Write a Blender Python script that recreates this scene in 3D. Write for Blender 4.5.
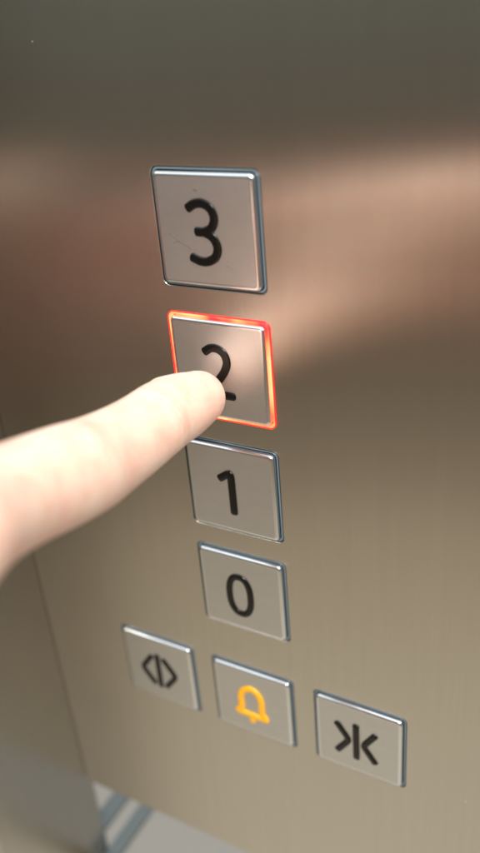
import bpy, bmesh, math
from mathutils import Vector, Matrix, Quaternion

S = 0.03            # one button is 30 mm wide; lengths below are in button widths
Z0 = 1.10           # height of the "0" button above the lift floor
PZ, QX, RZ = 1.24366, 1.24175, 1.54008

scene = bpy.context.scene
for o in list(bpy.data.objects):
    bpy.data.objects.remove(o)
COL = scene.collection

def W(x, y, z):
    return Vector((x * S, y * S, z * S + Z0))

# ------------------------------------------------------------------ materials
def new_mat(name):
    m = bpy.data.materials.new(name)
    m.use_nodes = True
    nt = m.node_tree
    return m, nt, nt.nodes['Principled BSDF']

def N(nt, kind, **kw):
    n = nt.nodes.new(kind)
    for k, v in kw.items():
        setattr(n, k, v)
    return n

def ramp(nt, stops, interp='LINEAR'):
    r = N(nt, 'ShaderNodeValToRGB')
    r.color_ramp.interpolation = interp
    e = r.color_ramp.elements
    while len(e) > 1:
        e.remove(e[-1])
    e[0].position = stops[0][0]
    e[0].color = stops[0][1]
    for p, c in stops[1:]:
        k = e.new(p)
        k.color = c
    return r

def g(v):
    return (v, v, v, 1)

def brushed(name, base, rough, aniso, grain=(2600, 2600, 22), var=.05, bump=.10, tangent=(1, 0, 0), specks=True, wav=.35):
    m, nt, b = new_mat(name)
    L = nt.links.new
    tc = N(nt, 'ShaderNodeTexCoord')
    # fine grain stretched along the brushing direction
    mp = N(nt, 'ShaderNodeMapping'); mp.inputs['Scale'].default_value = grain
    L(tc.outputs['Object'], mp.inputs['Vector'])
    n1 = N(nt, 'ShaderNodeTexNoise'); n1.inputs['Scale'].default_value = 1; n1.inputs['Detail'].default_value = 4
    n1.inputs['Roughness'].default_value = .7
    L(mp.outputs[0], n1.inputs['Vector'])
    # coarser streaks
    mp2 = N(nt, 'ShaderNodeMapping'); mp2.inputs['Scale'].default_value = (grain[0] * .12, grain[1] * .12, grain[2] * .5)
    L(tc.outputs['Object'], mp2.inputs['Vector'])
    n2 = N(nt, 'ShaderNodeTexNoise'); n2.inputs['Scale'].default_value = 1; n2.inputs['Detail'].default_value = 3
    L(mp2.outputs[0], n2.inputs['Vector'])
    # finger smears
    n3 = N(nt, 'ShaderNodeTexNoise'); n3.inputs['Scale'].default_value = 30; n3.inputs['Detail'].default_value = 2
    L(tc.outputs['Object'], n3.inputs['Vector'])
    add = N(nt, 'ShaderNodeMath', operation='ADD'); L(n1.outputs['Fac'], add.inputs[0]); L(n2.outputs['Fac'], add.inputs[1])
    add2 = N(nt, 'ShaderNodeMath', operation='MULTIPLY_ADD'); L(n3.outputs['Fac'], add2.inputs[0]); add2.inputs[1].default_value = .6
    L(add.outputs[0], add2.inputs[2])
    mr = N(nt, 'ShaderNodeMapRange'); mr.inputs['From Min'].default_value = .8; mr.inputs['From Max'].default_value = 1.8
    mr.inputs['To Min'].default_value = 1 - var; mr.inputs['To Max'].default_value = 1 + var
    L(add2.outputs[0], mr.inputs['Value'])
    vm = N(nt, 'ShaderNodeVectorMath', operation='SCALE'); vm.inputs[0].default_value = base
    L(mr.outputs[0], vm.inputs['Scale'])
    col = vm.outputs[0]
    if specks:
        vo = N(nt, 'ShaderNodeTexVoronoi'); vo.inputs['Scale'].default_value = 95
        L(tc.outputs['Object'], vo.inputs['Vector'])
        lt = N(nt, 'ShaderNodeMath', operation='LESS_THAN'); L(vo.outputs['Distance'], lt.inputs[0]); lt.inputs[1].default_value = .016
        sp = N(nt, 'ShaderNodeSeparateColor'); L(vo.outputs['Color'], sp.inputs[0])
        gt = N(nt, 'ShaderNodeMath', operation='GREATER_THAN'); L(sp.outputs[0], gt.inputs[0]); gt.inputs[1].default_value = .6
        mu = N(nt, 'ShaderNodeMath', operation='MULTIPLY'); L(lt.outputs[0], mu.inputs[0]); L(gt.outputs[0], mu.inputs[1])
        mx = N(nt, 'ShaderNodeMix', data_type='RGBA'); L(mu.outputs[0], mx.inputs[0]); L(col, mx.inputs[6]); mx.inputs[7].default_value = (.6, .58, .5, 1)
        col = mx.outputs[2]
        inv = N(nt, 'ShaderNodeMath', operation='SUBTRACT'); inv.inputs[0].default_value = 1; L(mu.outputs[0], inv.inputs[1])
        L(inv.outputs[0], b.inputs['Metallic'])
    else:
        b.inputs['Metallic'].default_value = 1
    L(col, b.inputs['Base Color'])
    mr2 = N(nt, 'ShaderNodeMapRange'); mr2.inputs['From Min'].default_value = .3; mr2.inputs['From Max'].default_value = .7
    mr2.inputs['To Min'].default_value = rough * .94; mr2.inputs['To Max'].default_value = rough * 1.06
    L(n3.outputs['Fac'], mr2.inputs['Value']); L(mr2.outputs[0], b.inputs['Roughness'])
    b.inputs['Anisotropic'].default_value = aniso
    cx = N(nt, 'ShaderNodeCombineXYZ')
    for i in range(3): cx.inputs[i].default_value = tangent[i]
    L(cx.outputs[0], b.inputs['Tangent'])
    # bump: grain plus a very slow unevenness of the sheet
    n4 = N(nt, 'ShaderNodeTexNoise'); n4.inputs['Scale'].default_value = 9; n4.inputs['Detail'].default_value = 1
    L(tc.outputs['Object'], n4.inputs['Vector'])
    b4 = N(nt, 'ShaderNodeBump'); b4.inputs['Strength'].default_value = wav; b4.inputs['Distance'].default_value = .0012
    L(n4.outputs['Fac'], b4.inputs['Height'])
    b1 = N(nt, 'ShaderNodeBump'); b1.inputs['Strength'].default_value = bump; b1.inputs['Distance'].default_value = .00004
    L(add.outputs[0], b1.inputs['Height']); L(b4.outputs[0], b1.inputs['Normal'])
    L(b1.outputs[0], b.inputs['Normal'])
    return m

M_PANEL = brushed('brushed_panel_steel', (.60, .565, .50), .255, 1.0, bump=.7, wav=.10, var=.04)
M_POST = brushed('brushed_post_steel', (.47, .455, .425), .26, .6, tangent=(0, 1, 0), specks=False)
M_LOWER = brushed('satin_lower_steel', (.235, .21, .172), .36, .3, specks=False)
M_CAP = brushed('satin_cap_steel', (.67, .672, .66), .40, .35, grain=(1500, 1500, 900), var=.05, bump=.12, specks=False, wav=.08)

def simple(name, base, rough, metal=0., **kw):
    m, nt, b = new_mat(name)
    b.inputs['Base Color'].default_value = (*base, 1)
    b.inputs['Roughness'].default_value = rough
    b.inputs['Metallic'].default_value = metal
    for k, v in kw.items():
        b.inputs[k].default_value = v
    tc = N(nt, 'ShaderNodeTexCoord')
    n = N(nt, 'ShaderNodeTexNoise'); n.inputs['Scale'].default_value = 1800; n.inputs['Detail'].default_value = 3
    nt.links.new(tc.outputs['Object'], n.inputs['Vector'])
    bp = N(nt, 'ShaderNodeBump'); bp.inputs['Strength'].default_value = .12; bp.inputs['Distance'].default_value = .00005
    nt.links.new(n.outputs['Fac'], bp.inputs['Height']); nt.links.new(bp.outputs[0], b.inputs['Normal'])
    return m

M_EDGE = simple('polished_cap_edge', (.80, .82, .84), .16, 1.)
M_RING = simple('blue_grey_plastic', (.15, .20, .235), .25, 0., **{'Coat Weight': .2})
M_WELL = simple('dark_button_well', (.02, .03, .04), .35, 0.)
M_BLACK = simple('black_enamel', (.004, .0035, .003), .2, 0., **{'Specular IOR Level': .35})
M_AMBER = simple('amber_enamel', (.95, .44, .008), .35, 0.)
M_STRIP = simple('strip_grey', (.07, .082, .078), .5, 0.)

def lit_ring():
    m, nt, b = new_mat('lit_red_plastic')
    L = nt.links.new
    b.inputs['Base Color'].default_value = (.5, .03, .02, 1)
    b.inputs['Roughness'].default_value = .3
    tc = N(nt, 'ShaderNodeTexCoord')
    n = N(nt, 'ShaderNodeTexNoise'); n.inputs['Scale'].default_value = 105; n.inputs['Detail'].default_value = 1
    L(tc.outputs['Object'], n.inputs['Vector'])
    r = ramp(nt, [(.34, (1, .02, .02, 1)), (.44, (1, .13, .04, 1)), (.6, (1, .24, .09, 1))])
    L(n.outputs['Fac'], r.inputs[0])
    L(r.outputs[0], b.inputs['Emission Color'])
    b.inputs['Emission Strength'].default_value = 3.6
    return m
M_LIT = lit_ring()
M_SCATTER = simple('red_scatter_glow', (.5, .02, .02), .3, 0., **{'Emission Color': (1, .012, .012, 1), 'Emission Strength': 1.6})  # glow colour for the red light scattered round the lit ring

def skin():
    m, nt, b = new_mat('pale_skin')
    L = nt.links.new
    tc = N(nt, 'ShaderNodeTexCoord')
    n = N(nt, 'ShaderNodeTexNoise'); n.inputs['Scale'].default_value = 60; n.inputs['Detail'].default_value = 4
    L(tc.outputs['Object'], n.inputs['Vector'])
    r = ramp(nt, [(.3, (.85, .57, .46, 1)), (.7, (.88, .66, .54, 1))])
    L(n.outputs['Fac'], r.inputs[0]); L(r.outputs[0], b.inputs['Base Color'])
    b.inputs['Roughness'].default_value = .5
    b.inputs['Subsurface Weight'].default_value = .6
    b.inputs['Subsurface Radius'].default_value = (1, .35, .2)
    b.inputs['Subsurface Scale'].default_value = .003
    # blotchy redder patches
    n5 = N(nt, 'ShaderNodeTexNoise'); n5.inputs['Scale'].default_value = 170; n5.inputs['Detail'].default_value = 5
    L(tc.outputs['Object'], n5.inputs['Vector'])
    r5 = ramp(nt, [(.42, g(0)), (.68, g(.55))]); L(n5.outputs['Fac'], r5.inputs[0])
    mx = N(nt, 'ShaderNodeMix', data_type='RGBA'); L(r5.outputs[0], mx.inputs[0]); L(r.outputs[0], mx.inputs[6]); mx.inputs[7].default_value = (.78, .43, .34, 1)
    L(mx.outputs[2], b.inputs['Base Color'])
    v = N(nt, 'ShaderNodeTexVoronoi'); v.inputs['Scale'].default_value = 1300
    L(tc.outputs['Object'], v.inputs['Vector'])
    bp = N(nt, 'ShaderNodeBump'); bp.inputs['Strength'].default_value = .4; bp.inputs['Distance'].default_value = .00012
    L(v.outputs['Distance'], bp.inputs['Height'])
    # creases across the two finger joints
    mp = N(nt, 'ShaderNodeMapping'); mp.inputs['Scale'].default_value = (110, 900, 110)
    L(tc.outputs['Object'], mp.inputs['Vector'])
    cr = N(nt, 'ShaderNodeTexNoise'); cr.inputs['Scale'].default_value = 1; cr.inputs['Detail'].default_value = 3
    L(mp.outputs[0], cr.inputs['Vector'])
    sx = N(nt, 'ShaderNodeSeparateXYZ'); L(tc.outputs['Object'], sx.inputs[0])
    tot = None
    for yc, wd in ((-1.0 * S, .0042), (-1.95 * S, .007)):
        d = N(nt, 'ShaderNodeMath', operation='SUBTRACT'); L(sx.outputs['Y'], d.inputs[0]); d.inputs[1].default_value = yc
        ab = N(nt, 'ShaderNodeMath', operation='ABSOLUTE'); L(d.outputs[0], ab.inputs[0])
        m1 = N(nt, 'ShaderNodeMapRange', interpolation_type='SMOOTHSTEP'); m1.inputs['From Min'].default_value = 0; m1.inputs['From Max'].default_value = wd
        m1.inputs['To Min'].default_value = 1; m1.inputs['To Max'].default_value = 0.06
        L(ab.outputs[0], m1.inputs['Value'])
        if tot is None: tot = m1
        else:
            t2 = N(nt, 'ShaderNodeMath', operation='MAXIMUM'); L(tot.outputs[0], t2.inputs[0]); L(m1.outputs[0], t2.inputs[1]); tot = t2
    mu = N(nt, 'ShaderNodeMath', operation='MULTIPLY'); L(tot.outputs[0], mu.inputs[0]); L(cr.outputs['Fac'], mu.inputs[1])
    b2 = N(nt, 'ShaderNodeBump'); b2.inputs['Strength'].default_value = .9; b2.inputs['Distance'].default_value = .0007
    L(mu.outputs[0], b2.inputs['Height']); L(bp.outputs[0], b2.inputs['Normal']); L(b2.outputs[0], b.inputs['Normal'])
    return m
M_SKIN = skin()
M_NAIL = simple('fingernail', (.86, .60, .50), .28, 0., **{'Subsurface Weight': .3, 'Subsurface Scale': .001})

# ------------------------------------------------------------------ helpers
def link(name, mesh, mats, parent=None, loc=None, label=None):
    o = bpy.data.objects.new(name, mesh)
    for m in (mats if isinstance(mats, (list, tuple)) else [mats]):
        if m.name not in [x.name for x in mesh.materials if x]:
            mesh.materials.append(m)
    COL.objects.link(o)
    if parent: o.parent = parent
    if loc is not None: o.location = loc
    if label: o['label'] = label
    return o

def empty(name, loc, label, cat, group=None):
    o = bpy.data.objects.new(name, None)
    o.empty_display_size = .01
    COL.objects.link(o)
    o.location = loc
    o['label'] = label; o['category'] = cat
    if group: o['group'] = group
    return o

def rsq(h, r, n=7):
    """rounded square outline, half size h, corner radius r (x, z)"""
    pts = []
    for cx, cz, a0 in ((h - r, h - r, 0), (-h + r, h - r, 90), (-h + r, -h + r, 180), (h - r, -h + r, 270)):
        for i in range(n + 1):
            a = math.radians(a0 + 90 * i / n)
            pts.append((cx + r * math.cos(a), cz + r * math.sin(a)))
    return pts

def loft(rings, close=False, cap_last=True, mat_from=None):
    """rings: (half, radius, y); local metres; the panel's outward direction is -y"""
    bm = bmesh.new()
    vs = []
    for h, r, y in rings:
        vs.append([bm.verts.new((x * S, y * S, z * S)) for x, z in rsq(h, r)])
    k = len(vs[0])
    m = len(vs)
    for j in range(m if close else m - 1):
        a, b_ = vs[j], vs[(j + 1) % m]
        for i in range(k):
            f = bm.faces.new((a[i], a[(i + 1) % k], b_[(i + 1) % k], b_[i]))
            f.smooth = True
            if mat_from is not None and j >= mat_from[0]: f.material_index = mat_from[1]
    if cap_last:
        f = bm.faces.new(vs[-1])
        f.smooth = True
        if mat_from is not None: f.material_index = mat_from[1]
    bmesh.ops.recalc_face_normals(bm, faces=bm.faces)
    me = bpy.data.meshes.new('m'); bm.to_mesh(me); bm.free()
    return me

def catmull(pts, per=10, closed=False):
    P = [Vector(p) for p in pts]
    n = len(P)
    out = []
    segs = n if closed else n - 1
    for i in range(segs):
        if closed:
            p0, p1, p2, p3 = P[(i - 1) % n], P[i], P[(i + 1) % n], P[(i + 2) % n]
        else:
            p1, p2 = P[i], P[i + 1]
            p0 = P[i - 1] if i else p1 * 2 - p2
            p3 = P[i + 2] if i + 2 < n else p2 * 2 - p1
        for j in range(per):
            t = j / per
            out.append(.5 * ((2 * p1) + (-p0 + p2) * t + (2 * p0 - 5 * p1 + 4 * p2 - p3) * t * t + (-p0 + 3 * p1 - 3 * p2 + p3) * t ** 3))
    if not closed: out.append(P[-1])
    return out

def stroke(bm, pts, w, y, hgt, closed=False, prof=9):
    """raised half-round stroke following 2-D pts (x, z) on the face at depth y"""
    P = [Vector((p[0], p[1])) for p in pts]
    n = len(P)
    rows = []
    def row(c, nx, wid, hh):
        r = []
        for k in range(prof):
            a = math.pi * k / (prof - 1)
            off = math.cos(a) * wid / 2
            up = (math.sin(a) ** .4) * hh
            r.append(bm.verts.new(((c.x + nx.x * off) * S, (y - up) * S, (c.y + nx.y * off) * S)))
        return r
    for i in range(n):
        if closed: d = P[(i + 1) % n] - P[i - 1]
        else: d = P[min(i + 1, n - 1)] - P[max(i - 1, 0)]
        d.normalize()
        nx = Vector((-d.y, d.x))
        if not closed and i == 0:
            for q in (1., .8, .4):
                s = math.sqrt(max(0, 1 - q * q)) if q < 1 else .25
                rows.append(row(P[i] - d * w * .32 * q, nx, w * max(s, .25), hgt * max(s, .2)))
        rows.append(row(P[i], nx, w, hgt))
        if not closed and i == n - 1:
            for q in (.4, .8, 1.):
                s = math.sqrt(max(0, 1 - q * q)) if q < 1 else .25
                rows.append(row(P[i] + d * w * .32 * q, nx, w * max(s, .25), hgt * max(s, .2)))
    m = len(rows)
    for j in range(m if closed else m - 1):
        a, b_ = rows[j], rows[(j + 1) % m]
        for k in range(prof - 1):
            f = bm.faces.new((a[k], a[k + 1], b_[k + 1], b_[k])); f.smooth = True
    if not closed:
        bm.faces.new(rows[0]); bm.faces.new(rows[-1])

def line(a, b_, n=6):
    a, b_ = Vector(a), Vector(b_)
    return [a + (b_ - a) * i / n for i in range(n + 1)]

def corner(pts, per=8):
    """polyline with slightly eased corners"""
    out = []
    for i in range(len(pts) - 1):
        l = line(pts[i], pts[i + 1], per)
        out += l if i == 0 else l[1:]
    for _ in range(2):
        out = [out[0]] + [(out[i - 1] + out[i] * 2 + out[i + 1]) / 4 for i in range(1, len(out) - 1)] + [out[-1]]
    return out

CAP_Y = -.040
def glyph(kind):
    bm = bmesh.new()
    w = .080; h = .016; y = CAP_Y + .002
    if kind == '3':
        pts = catmull([(-.15, .185), (-.085, .222), (-.01, .228), (.06, .19), (.088, .113), (.058, .035), (-.015, -.002), (-.088, -.004)])
        stroke(bm, pts, w, y, h)
        pts = catmull([(-.02, -.002), (.06, -.045), (.096, -.125), (.07, -.205), (-.005, -.248), (-.08, -.25), (-.155, -.222)])
        stroke(bm, pts, w, y, h)
    elif kind == '2':
        pts = catmull([(-.135, .175), (-.07, .215), (.0, .215), (.062, .17), (.08, .09), (.045, .0), (-.03, -.10), (-.125, -.222)])
        stroke(bm, pts, w, y, h)
        stroke(bm, line((-.118, -.228), (.118, -.228)), w, y, h)
    elif kind == '1':
        stroke(bm, corner([(-.115, .118), (.008, .205), (.008, -.25)]), w, y, h)
    elif kind == '0':
        pts = []
        for i in range(56):
            a = 2 * math.pi * i / 56
            c, s = math.cos(a), math.sin(a)
            pts.append((-.022 + .122 * math.copysign(abs(c) ** .85, c), -.032 + .236 * math.copysign(abs(s) ** .85, s)))
        stroke(bm, pts, w * .92, y, h, closed=True)
    elif kind == 'open':
        w = .07
        stroke(bm, corner([(-.085, .18), (-.238, -.035), (-.09, -.24)]), w, y, h)
        stroke(bm, line((-.006, .215), (-.008, -.262)), w, y, h)
        stroke(bm, corner([(.078, .18), (.228, -.035), (.075, -.24)]), w, y, h)
    elif kind == 'close':
        w = .074
        stroke(bm, corner([(-.232, .168), (-.098, -.03), (-.232, -.228)]), w, y, h)
        stroke(bm, line((-.022, .212), (-.020, -.26)), w, y, h)
        stroke(bm, corner([(.186, .158), (.055, -.045), (.186, -.238)]), w, y, h)
    elif kind == 'bell':
        w = .075
        pts = catmull([(-.19, -.175), (-.145, -.10), (-.142, .06), (-.10, .155), (-.012, .205), (.07, .165), (.112, .06), (.112, -.10), (.155, -.19), (.10, -.195), (-.02, -.19), (-.14, -.185)], per=8, closed=True)
        stroke(bm, pts, w, y, .020, closed=True)
        stroke(bm, line((-.018, -.225), (-.018, -.285)), w * .9, y, .018)
    bmesh.ops.recalc_face_normals(bm, faces=bm.faces)
    me = bpy.data.meshes.new('glyph'); bm.to_mesh(me); bm.free()
    return me

# ------------------------------------------------------------------ control panel
def panel_mesh():
    cu = bpy.data.curves.new('panel', 'CURVE')
    cu.dimensions = '2D'; cu.fill_mode = 'BOTH'
    def spl(pts):
        s = cu.splines.new('POLY'); s.points.add(len(pts) - 1)
        for p, q in zip(s.points, pts): p.co = (q[0] * S, q[1] * S, 0, 1)
        s.use_cyclic_u = True
    x0, x1, z0, z1, r = -2.93, 9.2, -4.37, 15., .14
    out = []
    for cx, cz, a0 in ((x1 - r, z1 - r, 0), (x0 + r, z1 - r, 90), (x0 + r, z0 + r, 180), (x1 - r, z0 + r, 270)):
        for i in range(9):
            a = math.radians(a0 + 90 * i / 8); out.append((cx + r * math.cos(a), cz + r * math.sin(a)))
    spl(out)
    for k, (x, z, *_) in BUTTONS.items():
        spl([(x + a, z + b_) for a, b_ in rsq(.503, .062)][::-1])
    cu.extrude = .05 * S
    cu.bevel_depth = .008 * S; cu.bevel_resolution = 2
    cu.offset = -.008 * S
    ob = bpy.data.objects.new('tmp', cu); COL.objects.link(ob)
    dg = bpy.context.evaluated_depsgraph_get(); dg.update()
    me = bpy.data.meshes.new_from_object(ob.evaluated_get(dg))
    bpy.data.objects.remove(ob)
    me.transform(Matrix.Rotation(math.radians(90), 4, 'X'))      # (x, y, 0) -> (x, 0, z)
    ys = [v.co.y for v in me.vertices]
    me.transform(Matrix.Translation((0, -min(ys), 0)))            # front face at y = 0
    for p in me.polygons: p.use_smooth = False
    me.materials.clear()
    return me

BUTTONS = {
    '3': (0, 3 * PZ, 'numeral', 'square steel button marked 3, topmost of the column', 'floor button'),
    '2': (0, 2 * PZ, 'numeral', 'square steel button marked 2 with glowing red orange outline, pressed by the finger', 'floor button'),
    '1': (0, PZ, 'numeral', 'square steel button marked 1, unlit, directly under the glowing one', 'floor button'),
    '0': (0, 0, 'numeral', 'square steel button marked 0, lowest of the four numbered ones', 'floor button'),
    'open': (-QX, -RZ, 'arrow_symbol', 'door open button with black outward arrows and bar, left of the bell button', 'door button'),
    'bell': (0, -RZ, 'bell_symbol', 'alarm button with yellow orange bell symbol on plain steel', 'alarm button'),
    'close': (QX, -RZ, 'arrow_symbol', 'door close button with black inward arrows either side of a bar, right of the bell', 'door button'),
}
panel = link('control_panel', panel_mesh(), M_PANEL, None, W(0, 0, 0))
panel['label'] = 'large brushed stainless steel lift control plate that carries all seven square buttons'
panel['category'] = 'control panel'

for k, (x, z, sym, label, cat) in BUTTONS.items():
    root = empty('lift_button', W(x, 0, z), label, cat, 'square buttons on the lift control plate')
    hb = .469
    # dark well behind the ring, with a floor
    well = loft([(.5, .06, .001), (.5, .06, .06), (.02, .01, .062)], cap_last=True)
    link('button_well', well, M_WELL, root)
    # translucent ring round the cap
    if k == '2':
        rg = loft([(.481, .05, .05), (.481, .05, -.004), (.486, .052, -.008), (.494, .056, -.007), (.4985, .058, -.002), (.4985, .058, .05)], cap_last=False)
        lit = link('halo_ring', rg, M_LIT, root, label='lit ring glowing orange and red')
        glow = loft([(.4995, .058, .03), (.4995, .058, -.006), (.501, .060, -.011), (.506, .062, -.011), (.509, .064, -.006), (.509, .064, -.0005)], cap_last=False)  # emissive red band painted in for light scattered outside the lit ring
        link('scatter_glow', glow, M_SCATTER, lit)
    else:
        rg = loft([(.479, .05, .05), (.479, .05, .010), (.481, .052, .006), (.492, .056, .006), (.4965, .058, .011), (.4965, .058, .05)], cap_last=False)
        link('halo_ring', rg, M_RING, root)
    t = CAP_Y
    cap = loft([(hb, .045, .05), (hb, .045, t + .026), (hb - .002, .044, t + .016), (hb - .008, .040, t + .007), (hb - .017, .034, t + .0015),
                (hb - .026, .030, t), (hb - .034, .026, t), (hb - .1, .02, t)], cap_last=True, mat_from=(6, 1))
    cap.materials.append(M_EDGE); cap.materials.append(M_CAP)
    link('button_cap', cap, [M_EDGE, M_CAP], root)
    link(sym, glyph(k), M_AMBER if k == 'bell' else M_BLACK, root)

# hairline scratches beside the numeral 3
bm = bmesh.new()
for pts, wd in (([(-.36, -.03), (-.30, -.075), (-.235, -.12), (-.19, -.135), (-.165, -.16)], .008), ([(-.33, -.115), (-.28, -.10), (-.24, -.11)], .006), ([(-.08, .335), (-.05, .325)], .012), ([(.16, -.27), (.23, -.30)], .006)):
    stroke(bm, catmull(pts, 6), wd, CAP_Y + .0006, .0012, prof=5)
bmesh.ops.recalc_face_normals(bm, faces=bm.faces)
me = bpy.data.meshes.new('scratch'); bm.to_mesh(me); bm.free()
top = [o for o in bpy.data.objects if o.get('label', '').startswith('square steel button marked 3')][0]
link('scratches', me, simple('scratched_steel', (.34, .31, .27), .4, 1.), top)

# ------------------------------------------------------------------ neighbouring surfaces
def slab(name, verts8, mat, loc, bev=.0006, parent=None):
    bm = bmesh.new()
    v = [bm.verts.new(p) for p in verts8]
    for f in ((0, 1, 2, 3), (7, 6, 5, 4), (0, 4, 5, 1), (1, 5, 6, 2), (2, 6, 7, 3), (3, 7, 4, 0)):
        bm.faces.new([v[i] for i in f])
    bmesh.ops.recalc_face_normals(bm, faces=bm.faces)
    bmesh.ops.bevel(bm, geom=list(bm.edges), offset=bev, segments=3, affect='EDGES', profile=.5)
    me = bpy.data.meshes.new(name); bm.to_mesh(me); bm.free()
    return link(name, me, mat, parent, loc)

def box8(x0, x1, y0, y1, z0, z1):
    return [(x * S, y * S, z * S) for x, y, z in ((x0, y0, z0), (x1, y0, z0), (x1, y1, z0), (x0, y1, z0), (x0, y0, z1), (x1, y0, z1), (x1, y1, z1), (x0, y1, z1))]

post = slab('door_post', box8(-.9, 0, -1.6, .1, -14, 15), M_POST, W(-2.934, 0, 0), .0004)
post['label'] = 'plain dark brushed steel post along the left edge of the control plate'
post['category'] = 'door post'

# pale ledge that runs back under the lower edge of the control plate
lp = empty('ledge', W(0, 0, -6), 'pale metal ledge with two dark strips, below the bottom edge of the control plate', 'ledge')
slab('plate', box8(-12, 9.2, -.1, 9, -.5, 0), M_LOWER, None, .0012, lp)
slab('dark_strip', box8(-3.45, -3.16, -.05, 8.8, .0013, .03), M_STRIP, None, .0003, lp)  # two plain dark strips laid along the ledge
slab('dark_strip', box8(-2.92, -2.68, -.05, 8.8, .0013, .03), M_STRIP, None, .0003, lp)

# ------------------------------------------------------------------ the hand
def tube(bm, pts, per=9, nseg=28):
    """pts: (x, y, z, r) -> closed tapered tube with round ends, in button widths"""
    P = catmull([Vector(p[:3]) for p in pts], per)
    Rr = [q.x for q in catmull([Vector((p[3], 0, 0)) for p in pts], per)]
    rows = []
    ref = Vector((0, 0, 1))
    n = len(P)
    first = (P[0] - P[1]).normalized(); last = (P[-1] - P[-2]).normalized()
    seq = []
    for q in (86, 70, 52, 34, 17):
        a = math.radians(q); seq.append((P[0] + first * Rr[0] * math.sin(a), Rr[0] * math.cos(a), -first))
    for i in range(n):
        d = (P[min(i + 1, n - 1)] - P[max(i - 1, 0)]).normalized()
        seq.append((P[i], Rr[i], d))
    for q in (17, 34, 52, 70, 86):
        a = math.radians(q); seq.append((P[-1] + last * Rr[-1] * math.sin(a), Rr[-1] * math.cos(a), last))
    side = seq[0][2].cross(ref)
    if side.length < .2: side = seq[0][2].cross(Vector((1, 0, 0)))
    side.normalize()
    for c, r, d in seq:
        side = (side - d * side.dot(d)).normalized()
        up = side.cross(d)
        rows.append([bm.verts.new((c + (side * math.cos(a) + up * math.sin(a)) * r) * S) for a in [2 * math.pi * k / nseg for k in range(nseg)]])
    for j in range(len(rows) - 1):
        for k in range(nseg):
            bm.faces.new((rows[j][k], rows[j][(k + 1) % nseg], rows[j + 1][(k + 1) % nseg], rows[j + 1][k]))
    bm.faces.new(rows[0]); bm.faces.new(rows[-1])

bm = bmesh.new()
INDEX = [(-.085, -.305, 2.335, .248), (-.09, -.55, 2.372, .285), (-.09, -.82, 2.415, .303), (-.075, -1.08, 2.435, .306), (-.062, -1.35, 2.46, .315),
         (-.045, -1.62, 2.50, .328), (-.02, -1.90, 2.555, .346), (.03, -2.2, 2.655, .350), (.11, -2.7, 2.82, .340), (.22, -3.1, 2.96, .345), (.36, -3.5, 3.06, .37), (.52, -4.2, 3.0, .38)]
tube(bm, INDEX)
# curled fingers, tucked thumb, palm, wrist and forearm (left hand, back of the hand up)
tube(bm, [(-.22, -3.45, 2.92, .40), (-.24, -3.62, 2.35, .34), (-.22, -3.80, 1.92, .33), (-.12, -4.25, 1.75, .29), (-.02, -4.65, 1.98, .27), (.02, -4.72, 2.3, .22)])
tube(bm, [(-.80, -3.62, 2.74, .38), (-.82, -3.78, 2.20, .32), (-.80, -3.95, 1.80, .31), (-.68, -4.38, 1.66, .28), (-.56, -4.76, 1.90, .26), (-.52, -4.82, 2.2, .21)])
tube(bm, [(-1.28, -3.90, 2.60, .33), (-1.32, -4.02, 2.14, .28), (-1.30, -4.15, 1.82, .27), (-1.2, -4.5, 1.70, .24), (-1.08, -4.8, 1.90, .22), (-1.04, -4.84, 2.14, .18)])
tube(bm, [(.78, -5.55, 2.7, .42), (.80, -5.05, 2.55, .42), (.62, -4.55, 2.36, .34), (.30, -4.22, 1.98, .31), (.02, -4.02, 1.62, .26), (-.12, -3.95, 1.42, .2)])
for a, b_, r0, r1 in (((.34, -3.65, 3.02), (.62, -6.1, 2.75), .37, .52), ((-.22, -3.5, 2.90), (.42, -6.1, 2.72), .40, .52),
                      ((-.80, -3.7, 2.72), (.15, -6.1, 2.66), .38, .50), ((-1.28, -3.95, 2.58), (-.05, -6.1, 2.6), .34, .48),
                      ((.1, -4.2, 2.75), (.45, -6.1, 2.55), .40, .50), ((-.7, -4.4, 2.5), (.15, -6.1, 2.5), .38, .46)):
    A, B = Vector(a), Vector(b_)
    tube(bm, [(*(A + (B - A) * t), r0 + (r1 - r0) * t) for t in (0, .33, .66, 1)])
tube(bm, [(.55, -5.9, 2.66, .53), (.62, -6.6, 2.58, .53), (.72, -7.6, 2.35, .62), (.80, -8.4, 2.1, .62)])
tube(bm, [(.10, -5.9, 2.56, .53), (.08, -6.6, 2.46, .53), (.10, -7.6, 2.25, .62), (.12, -8.4, 2.05, .62)])
hm = bpy.data.meshes.new('hand'); bmesh.ops.recalc_face_normals(bm, faces=bm.faces); bm.to_mesh(hm); bm.free()
tmp = bpy.data.objects.new('tmp', hm); COL.objects.link(tmp)
md = tmp.modifiers.new('r', 'REMESH'); md.mode = 'VOXEL'; md.voxel_size = .0007
md = tmp.modifiers.new('s', 'SMOOTH'); md.factor = .6; md.iterations = 14
dg = bpy.context.evaluated_depsgraph_get(); dg.update()
hm2 = bpy.data.meshes.new_from_object(tmp.evaluated_get(dg))
bpy.data.objects.remove(tmp)
for p in hm2.polygons: p.use_smooth = True
hm2.materials.clear()
hand = link('hand', hm2, M_SKIN, None, W(0, 0, 0))
hand['label'] = 'bare hand reaching in from the left edge, index finger pressing the lit button'
hand['category'] = 'hand'
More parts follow.
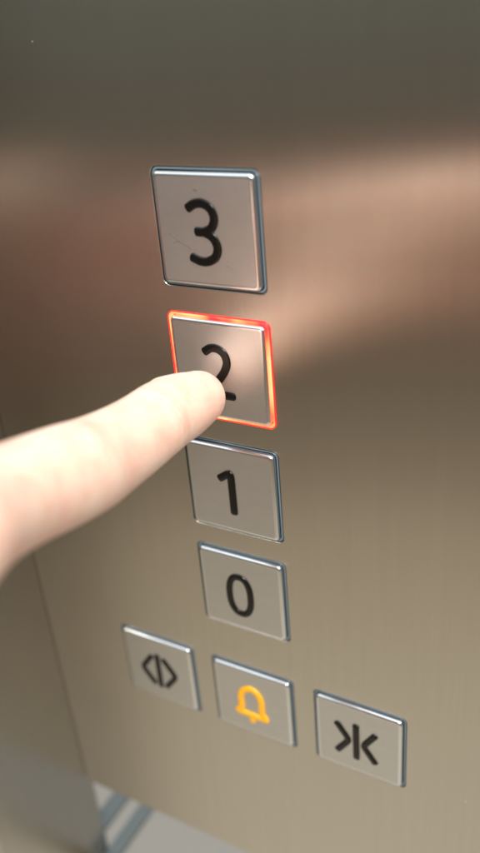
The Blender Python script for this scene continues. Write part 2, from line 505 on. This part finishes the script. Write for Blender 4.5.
# unseen knitted tube added over the forearm to dim and tint its reflection
M_ADDED_SLEEVE = simple('added_sleeve_knit', (.26, .14, .115), .9, 0.)
bm = bmesh.new()
prof = [(-6.35, .96, 2.60), (-6.3, 1.02, 2.60), (-6.35, 1.08, 2.60), (-6.8, 1.14, 2.52), (-7.5, 1.20, 2.36), (-7.9, 1.16, 2.26), (-8.1, 1.24, 2.2), (-8.9, 1.30, 1.98), (-9.6, 1.38, 1.78), (-10.6, 1.44, 1.46), (-11.8, 1.50, 1.1), (-12.6, 1.2, .85), (-12.7, .3, .82)]
rows = []
for y, rr, z in prof:
    row = []
    for k in range(48):
        a = 2 * math.pi * k / 48
        q = rr * (1 + .018 * math.sin(3 * a + y * 5) + .012 * math.sin(k * math.pi))
        xx = .40 + .16 * (-7.2 - y) / 5
        row.append(bm.verts.new(((xx + math.cos(a) * q) * S, y * S, (z + math.sin(a) * q * .72) * S)))
    rows.append(row)
for j in range(len(rows) - 1):
    for k in range(48):
        f = bm.faces.new((rows[j][k], rows[j][(k + 1) % 48], rows[j + 1][(k + 1) % 48], rows[j + 1][k])); f.smooth = True
bm.faces.new(rows[-1])
bmesh.ops.recalc_face_normals(bm, faces=bm.faces)
me = bpy.data.meshes.new('added_sleeve'); bm.to_mesh(me); bm.free()
link('added_sleeve', me, M_ADDED_SLEEVE, hand)

# nail on the back of the fingertip
bm = bmesh.new()
A, B = Vector(INDEX[0][:3]), Vector(INDEX[2][:3])
F = (A - B).normalized()
U = Vector((-.72, .1, .7)); U = (U - F * U.dot(F)).normalized()
Sd = U.cross(F)
grid = []
for i in range(13):
    t = i / 12
    s = -.08 + .50 * t                      # back from the tip centre
    rad = .262 + .045 * min(1, max(0, t)) - .06 * (1 - t) ** 3
    row = []
    for j in range(15):
        q = (j - 7) / 7
        halfw = math.radians(46) * (1 - .25 * abs(2 * t - 1) ** 4)
        a = q * halfw
        c = A - F * s
        row.append(bm.verts.new((c + (U * math.cos(a) + Sd * math.sin(a)) * rad) * S))
    grid.append(row)
for i in range(12):
    for j in range(14):
        f = bm.faces.new((grid[i][j], grid[i][j + 1], grid[i + 1][j + 1], grid[i + 1][j])); f.smooth = True
bmesh.ops.recalc_face_normals(bm, faces=bm.faces)
bmesh.ops.solidify(bm, geom=list(bm.faces), thickness=.0004)
me = bpy.data.meshes.new('nail'); bm.to_mesh(me); bm.free()
link('fingernail', me, M_NAIL, hand)

# ------------------------------------------------------------------ light
w = bpy.data.worlds.new('World'); scene.world = w; w.use_nodes = True
nt = w.node_tree; L = nt.links.new
bg = nt.nodes['Background']
tc = N(nt, 'ShaderNodeTexCoord')
nz = N(nt, 'ShaderNodeTexNoise'); nz.inputs['Scale'].default_value = 2.2; nz.inputs['Detail'].default_value = 3
L(tc.outputs['Generated'], nz.inputs['Vector'])
sx = N(nt, 'ShaderNodeSeparateXYZ'); L(tc.outputs['Generated'], sx.inputs[0])
asn = N(nt, 'ShaderNodeMath', operation='ARCSINE'); L(sx.outputs['Z'], asn.inputs[0])
nn = N(nt, 'ShaderNodeMath', operation='MULTIPLY_ADD'); L(nz.outputs['Fac'], nn.inputs[0]); nn.inputs[1].default_value = .05; nn.inputs[2].default_value = -.025
ad = N(nt, 'ShaderNodeMath', operation='ADD'); L(asn.outputs[0], ad.inputs[0]); L(nn.outputs[0], ad.inputs[1])
mr = N(nt, 'ShaderNodeMapRange'); mr.inputs['From Min'].default_value = -math.pi / 2; mr.inputs['From Max'].default_value = math.pi / 2
L(ad.outputs[0], mr.inputs['Value'])
def lin(c): 
    c /= 255
    return c / 12.92 if c < .04045 else ((c + .055) / 1.055) ** 2.4
def env(deg, rgb, k=1.):
    b_ = (.60, .565, .50)
    return ((deg + 90) / 180, (*[lin(c) / q * k for c, q in zip(rgb, b_)], 1))
stops = [env(-90, (166, 156, 136)), env(-58, (172, 160, 138)), env(-47, (166, 153, 130)), env(-40, (154, 140, 116)), env(-35, (144, 129, 106)), env(-32, (122, 108, 88)), env(-27, (105, 92, 74)),
         env(-23.5, (94, 81, 65)), env(-21.5, (106, 85, 69)), env(-17, (124, 90, 75)), env(-12.8, (126, 89, 74)), env(-11.6, (88, 76, 64)),
         env(-6, (84, 79, 68)), env(0, (90, 90, 79)), env(9, (98, 98, 88)), env(18, (170, 168, 158)), env(30, (225, 228, 225)), env(60, (255, 255, 250), 1.1), env(90, (255, 255, 250), 1.1)]
rp = ramp(nt, stops)
L(mr.outputs[0], rp.inputs[0]); L(rp.outputs[0], bg.inputs['Color'])
bg.inputs['Strength'].default_value = 1.0

def area(name, loc, target, size, power, col):
    ld = bpy.data.lights.new(name, 'AREA'); ld.shape = 'RECTANGLE'; ld.size = size[0]; ld.size_y = size[1]
    ld.energy = power; ld.color = col
    o = bpy.data.objects.new(name, ld); COL.objects.link(o); o.location = loc
    o.rotation_euler = (Vector(target) - Vector(loc)).to_track_quat('-Z', 'Y').to_euler()
    return o
area('ceiling_lamp', (.52, -.72, Z0 + .90), W(0, -2, 2.5), (.32, .3), 18, (1, .95, .86))

# ------------------------------------------------------------------ camera
R = ((0.8737107241011741, 0.07871891853473512, 0.4800342721674399), (0.16557301964798274, 0.8797724187639155, -0.4456299657192482), (-0.4574004216824147, 0.4688324040070303, 0.7556328679972424))
def fv(r): return Vector((r[0], r[2], -r[1]))     # fitted frame (x right, y down, z into) -> world
rx, dn, fw = fv(R[0]), fv(R[1]), fv(R[2])
cd = bpy.data.cameras.new('camera'); cam = bpy.data.objects.new('camera', cd); COL.objects.link(cam)
mat = Matrix((rx, -dn, -fw)).transposed().to_4x4()
mat.translation = W(3.5854733, -5.7046312, 5.4836725)
cam.matrix_world = mat
cd.sensor_fit = 'VERTICAL'; cd.sensor_height = 24; cd.sensor_width = 24
cd.lens = 833.06 / 853 * 24
cd.clip_start = .004; cd.clip_end = 50
cd.dof.use_dof = True
cd.dof.focus_distance = 7.4 * S
cd.dof.aperture_fstop = cd.lens / 5.4
scene.camera = cam

scene.view_settings.view_transform = 'Standard'
scene.view_settings.look = 'None'
scene.view_settings.exposure = 0
scene.view_settings.gamma = 1
